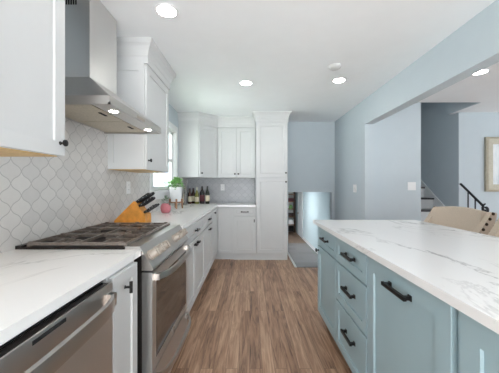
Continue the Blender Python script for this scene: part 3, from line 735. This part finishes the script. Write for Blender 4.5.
# ================================================================== worktop things
t = thing('knife_block', 'honey bamboo knife block full of black handled knives', 'knife block', (-1.0, 2.23, CT))
by0, by1 = 2.185, 2.315
b = MB(); b.prism([(x, by0, z) for x, z in ((-1.125, CT), (-.865, CT), (-.868, CT + .075), (-.915, CT + .125), (-.945, CT + .185), (-.965, CT + .19), (-1.125, CT + .030))], (0, by1 - by0, 0)); b.bevel(.005); b.build('block', 'bamboo', t)
dirv = Vector((.83, 0, .56)).normalized()
rows = [(-.952, CT + .178, .145, 3, .0145), (-.928, CT + .148, .13, 3, .013), (-.888, CT + .094, .125, 4, .010)]
for x, z, L, n, r in rows:
    for i in range(n):
        y = by0 + .022 + (by1 - by0 - .044) * (i / (n - 1)); l = L * random.uniform(.88, 1.06)
        o = Vector((x, y, z)); b = MB()
        b.tube([o - dirv * .012, o + dirv * .01, o + dirv * l * .5, o + dirv * l * .9, o + dirv * l], [r * .75, r * .9, r, r * 1.05, r * .7], 8, sq=1.0)
        kn = b.build('knife_handle', 'handle', t, True)
        b = MB()
        for f in (.25, .55, .8): b.lathe(o + dirv * l * f + Vector((0, -r * 1.0, 0)), [(.003, .002), (.003, -.0008), (0, -.001)], (0, 1, 0), 8)
        b.build('rivets', 'rivet', kn)

def leaves(b, c, n, rx, rz, size, seed):
    rnd = random.Random(seed)
    for i in range(n):
        a = rnd.uniform(0, 2 * math.pi); e = rnd.uniform(-.15, 1.0); q = rnd.uniform(.35, 1) ** .6
        d = Vector((math.cos(a) * math.cos(e * 1.5), math.sin(a) * math.cos(e * 1.5), math.sin(e * 1.5)))
        p = Vector(c) + Vector((d.x * rx * q, d.y * rx * q, d.z * rz * q))
        f = (d + Vector((rnd.uniform(-.5, .5), rnd.uniform(-.5, .5), rnd.uniform(-.3, .5)))).normalized(); sd = f.cross(Vector((0, 0, 1)))
        sd = sd.normalized() if sd.length > 1e-3 else Vector((1, 0, 0)); up = sd.cross(f); s = size * rnd.uniform(.7, 1.25)
        v = [b.bm.verts.new(p + f * s * x + sd * s * y + up * s * w) for x, y, w in ((0, 0, 0), (.45, .36, .06), (1.05, 0, -.05), (.45, -.36, .06), (.5, 0, -.04))]
        for k in ((0, 1, 4), (1, 2, 4), (2, 3, 4), (3, 0, 4)): b.bm.faces.new([v[j] for j in k])
PXY = (-1.035, 3.69)
t = thing('potted_plant', 'leafy green plant in a white pot on wooden legs by the window', 'plant', (*PXY, CT))
b = MB(); zb = CT + .095
b.lathe((*PXY, zb), [(0, 0), (.060, 0), (.066, .004), (.088, .19), (.088, .205), (.080, .205), (.076, .18)], (0, 0, 1), 28); b.build('pot', 'pot', t, True)
b = MB(); b.lathe((*PXY, zb + .18), [(.079, 0), (.06, .006), (0, .01)], (0, 0, 1), 20); b.build('soil', 'soil', t, True)
b = MB(); leaves(b, (PXY[0], PXY[1], zb + .20), 230, .115, .12, .042, 3); b.build('foliage', 'leaf', t)
b = MB(); rnd = random.Random(5)
for i in range(16):
    a = rnd.uniform(0, 6.28); r = rnd.uniform(.03, .09); b.tube([(PXY[0] + .2 * r * math.cos(a), PXY[1] + .2 * r * math.sin(a), zb + .18), (PXY[0] + r * math.cos(a), PXY[1] + r * math.sin(a), zb + .28)], .0022, 5)
b.build('stems', 'leaf', t)
for i in range(4):
    a = R(20 + 90 * i); dx, dy = math.cos(a), math.sin(a)
    b = MB(); b.tube([(PXY[0] + dx * .088, PXY[1] + dy * .088, CT), (PXY[0] + dx * .080, PXY[1] + dy * .080, CT + .135)], [.011, .013], 10); b.build('leg', 'stand', t, True)
b = MB()
for i in range(2):
    a = R(20 + 90 * i); dx, dy = math.cos(a) * .082, math.sin(a) * .082
    b.tube([(PXY[0] - dx, PXY[1] - dy, CT + .086), (PXY[0] + dx, PXY[1] + dy, CT + .086)], .008, 8)
b.build('cross_bar', 'stand', t, True)

PP = (-1.0, 3.13)
t = thing('pink_pot', 'small round pink pot with a grey-green sprig', 'pot', (*PP, CT))
b = MB(); b.lathe((*PP, CT), [(0, 0), (.040, 0), (.055, .02), (.061, .05), (.057, .08), (.045, .10), (.042, .108), (.036, .108), (.038, .09)], (0, 0, 1), 24); b.build('pot', 'pink', t, True)
b = MB(); b.lathe((*PP, CT + .09), [(.04, 0), (0, .006)], (0, 0, 1), 16); b.build('soil', 'soil', t, True)
b = MB(); leaves(b, (PP[0], PP[1], CT + .11), 46, .038, .085, .034, 9); b.build('foliage', 'sage', t)

def bottle(x, y, label, mat, lab, foil, h=.305, r=.037, shoulder=.58, neck=.0135, cat='bottle', clear=False):
    t = thing('wine_bottle', label, cat, (x, y, CT), 'bottles in the far corner')
    b = MB(); hs = h * shoulder
    b.lathe((x, y, CT), [(0, .002), (r * .9, 0), (r, .006), (r, hs), (r * .93, hs + .018), (r * .62, hs + .045), (neck * 1.15, hs + .07), (neck, h - .03), (neck, h - .004), (neck * .8, h), (0, h)], (0, 0, 1), 22); b.build('bottle_body', mat, t, True)
    if lab:
        b = MB(); b.lathe((x, y, CT + hs * .25), [(r + .0004, 0), (r + .0009, .001), (r + .0009, hs * .58), (r + .0004, hs * .582)], (0, 0, 1), 22); b.build('label', lab, t, True)
    b = MB(); b.lathe((x, y, CT + h - .07), [(neck + .0006, 0), (neck + .0012, .002), (neck + .0012, .066), (neck + .002, .066), (neck + .002, .071), (0, .0715)], (0, 0, 1), 18); b.build('capsule', foil, t, True)
YW = 4.66
bottle((189.8 - 250) * 4.62 / 264, 4.62, 'brown bottle with cream label, leftmost of the labelled bottles', 'g_brown', 'paper', 'foil_red', .27, .034)
bottle((193.4 - 250) * 4.72 / 264, 4.72, 'brown bottle with peach label tucked behind the yellowish bottle', 'g_brown', 'paper', 'foil_red', .275, .035)
bottle((196.9 - 250) * YW / 264, YW, 'yellowish olive bottle with pale capsule and cream label', 'g_olive', 'paper', 'foil_gold', .29, .038, .50)
bottle((202.2 - 250) * YW / 264, YW, 'dark bottle with a maroon label', 'g_black', 'paper_red', 'g_black', .305, .042, .60)
bottle((207.5 - 250) * YW / 264, YW, 'dark green bottle with cream label, nearest the outlet', 'g_green', 'paper', 'g_green', .31, .037, .58)
t = thing('oil_bottle', 'slender clear glass bottle beside the wine bottles', 'bottle', (-1.09, 4.42, CT))
b = MB(); b.lathe((-1.09, 4.42, CT), [(0, .002), (.027, 0), (.029, .01), (.029, .15), (.024, .18), (.012, .21), (.011, .25), (.011, .262), (0, .262)], (0, 0, 1), 18); b.build('bottle_body', 'g_clear', t, True)
b = MB(); b.lathe((-1.09, 4.42, CT + .262), [(.012, 0), (.012, .02), (.006, .026), (.005, .045), (0, .045)], (0, 0, 1), 12); b.build('spout', 'frame', t, True)

# ================================================================== lower hall shelf
t = thing('bookcase', 'narrow dark shelf unit at the far end of the lower hall', 'shelf', (1.85, 12.3, LOW))
sx0, sx1, sy0, sy1 = 1.2, 2.085, 12.15, 12.45
b = MB(); b.box(sx0, sx0 + .025, sy0, sy1, LOW, LOW + 2.0); b.build('side_panel', 'woodleg', t)
b = MB(); b.box(sx1 - .045, sx1, sy0, sy1, LOW, LOW + 2.0); b.build('side_panel', 'woodleg', t)
b = MB(); b.box(sx0 + .025, sx1 - .045, sy1 - .015, sy1, LOW, LOW + 2.0); b.build('back_panel', 'trim', t)
levels = [.06, .36, .72, 1.08, 1.42, 1.75]
for z in levels + [1.97]:
    b = MB(); b.box(sx0 + .025, sx1 - .045, sy0, sy1 - .015, LOW + z, LOW + z + .025); b.build('shelf', 'woodleg' if z < .3 else 'stand', t)
hall = [('dark storage basket on the lowest shelf of the hall unit', 'basket', 'gap', 0, .21), ('white box on the second shelf of the hall unit', 'box', 'plate', 1, .24), ('brown stacked box on the third shelf of the hall unit', 'box', 'g_brown', 2, .16), ('green jar on the fourth shelf of the hall unit', 'jar', 'leaf', 3, .18), ('dark red box on the fifth shelf of the hall unit', 'box', 'paper_red', 4, .15)]
for lab, cat, mt, lv, hh in hall:
    z = LOW + levels[lv] + .0252
    b = MB()
    if cat == 'jar': b.lathe((1.90, 12.28, z), [(0, 0), (.07, 0), (.085, .03), (.085, .12), (.05, .15), (.05, hh), (0, hh)], (0, 0, 1), 18)
    else: b.box(1.74, 2.02, 12.19, 12.40, z, z + hh); b.box(1.735, 2.025, 12.185, 12.405, z + hh * .8, z + hh); b.bevel(.006, 1)
    tag(b.build({'basket': 'storage_basket', 'box': 'storage_box', 'jar': 'storage_jar'}[cat], mt, None, cat == 'jar'), lab, cat)
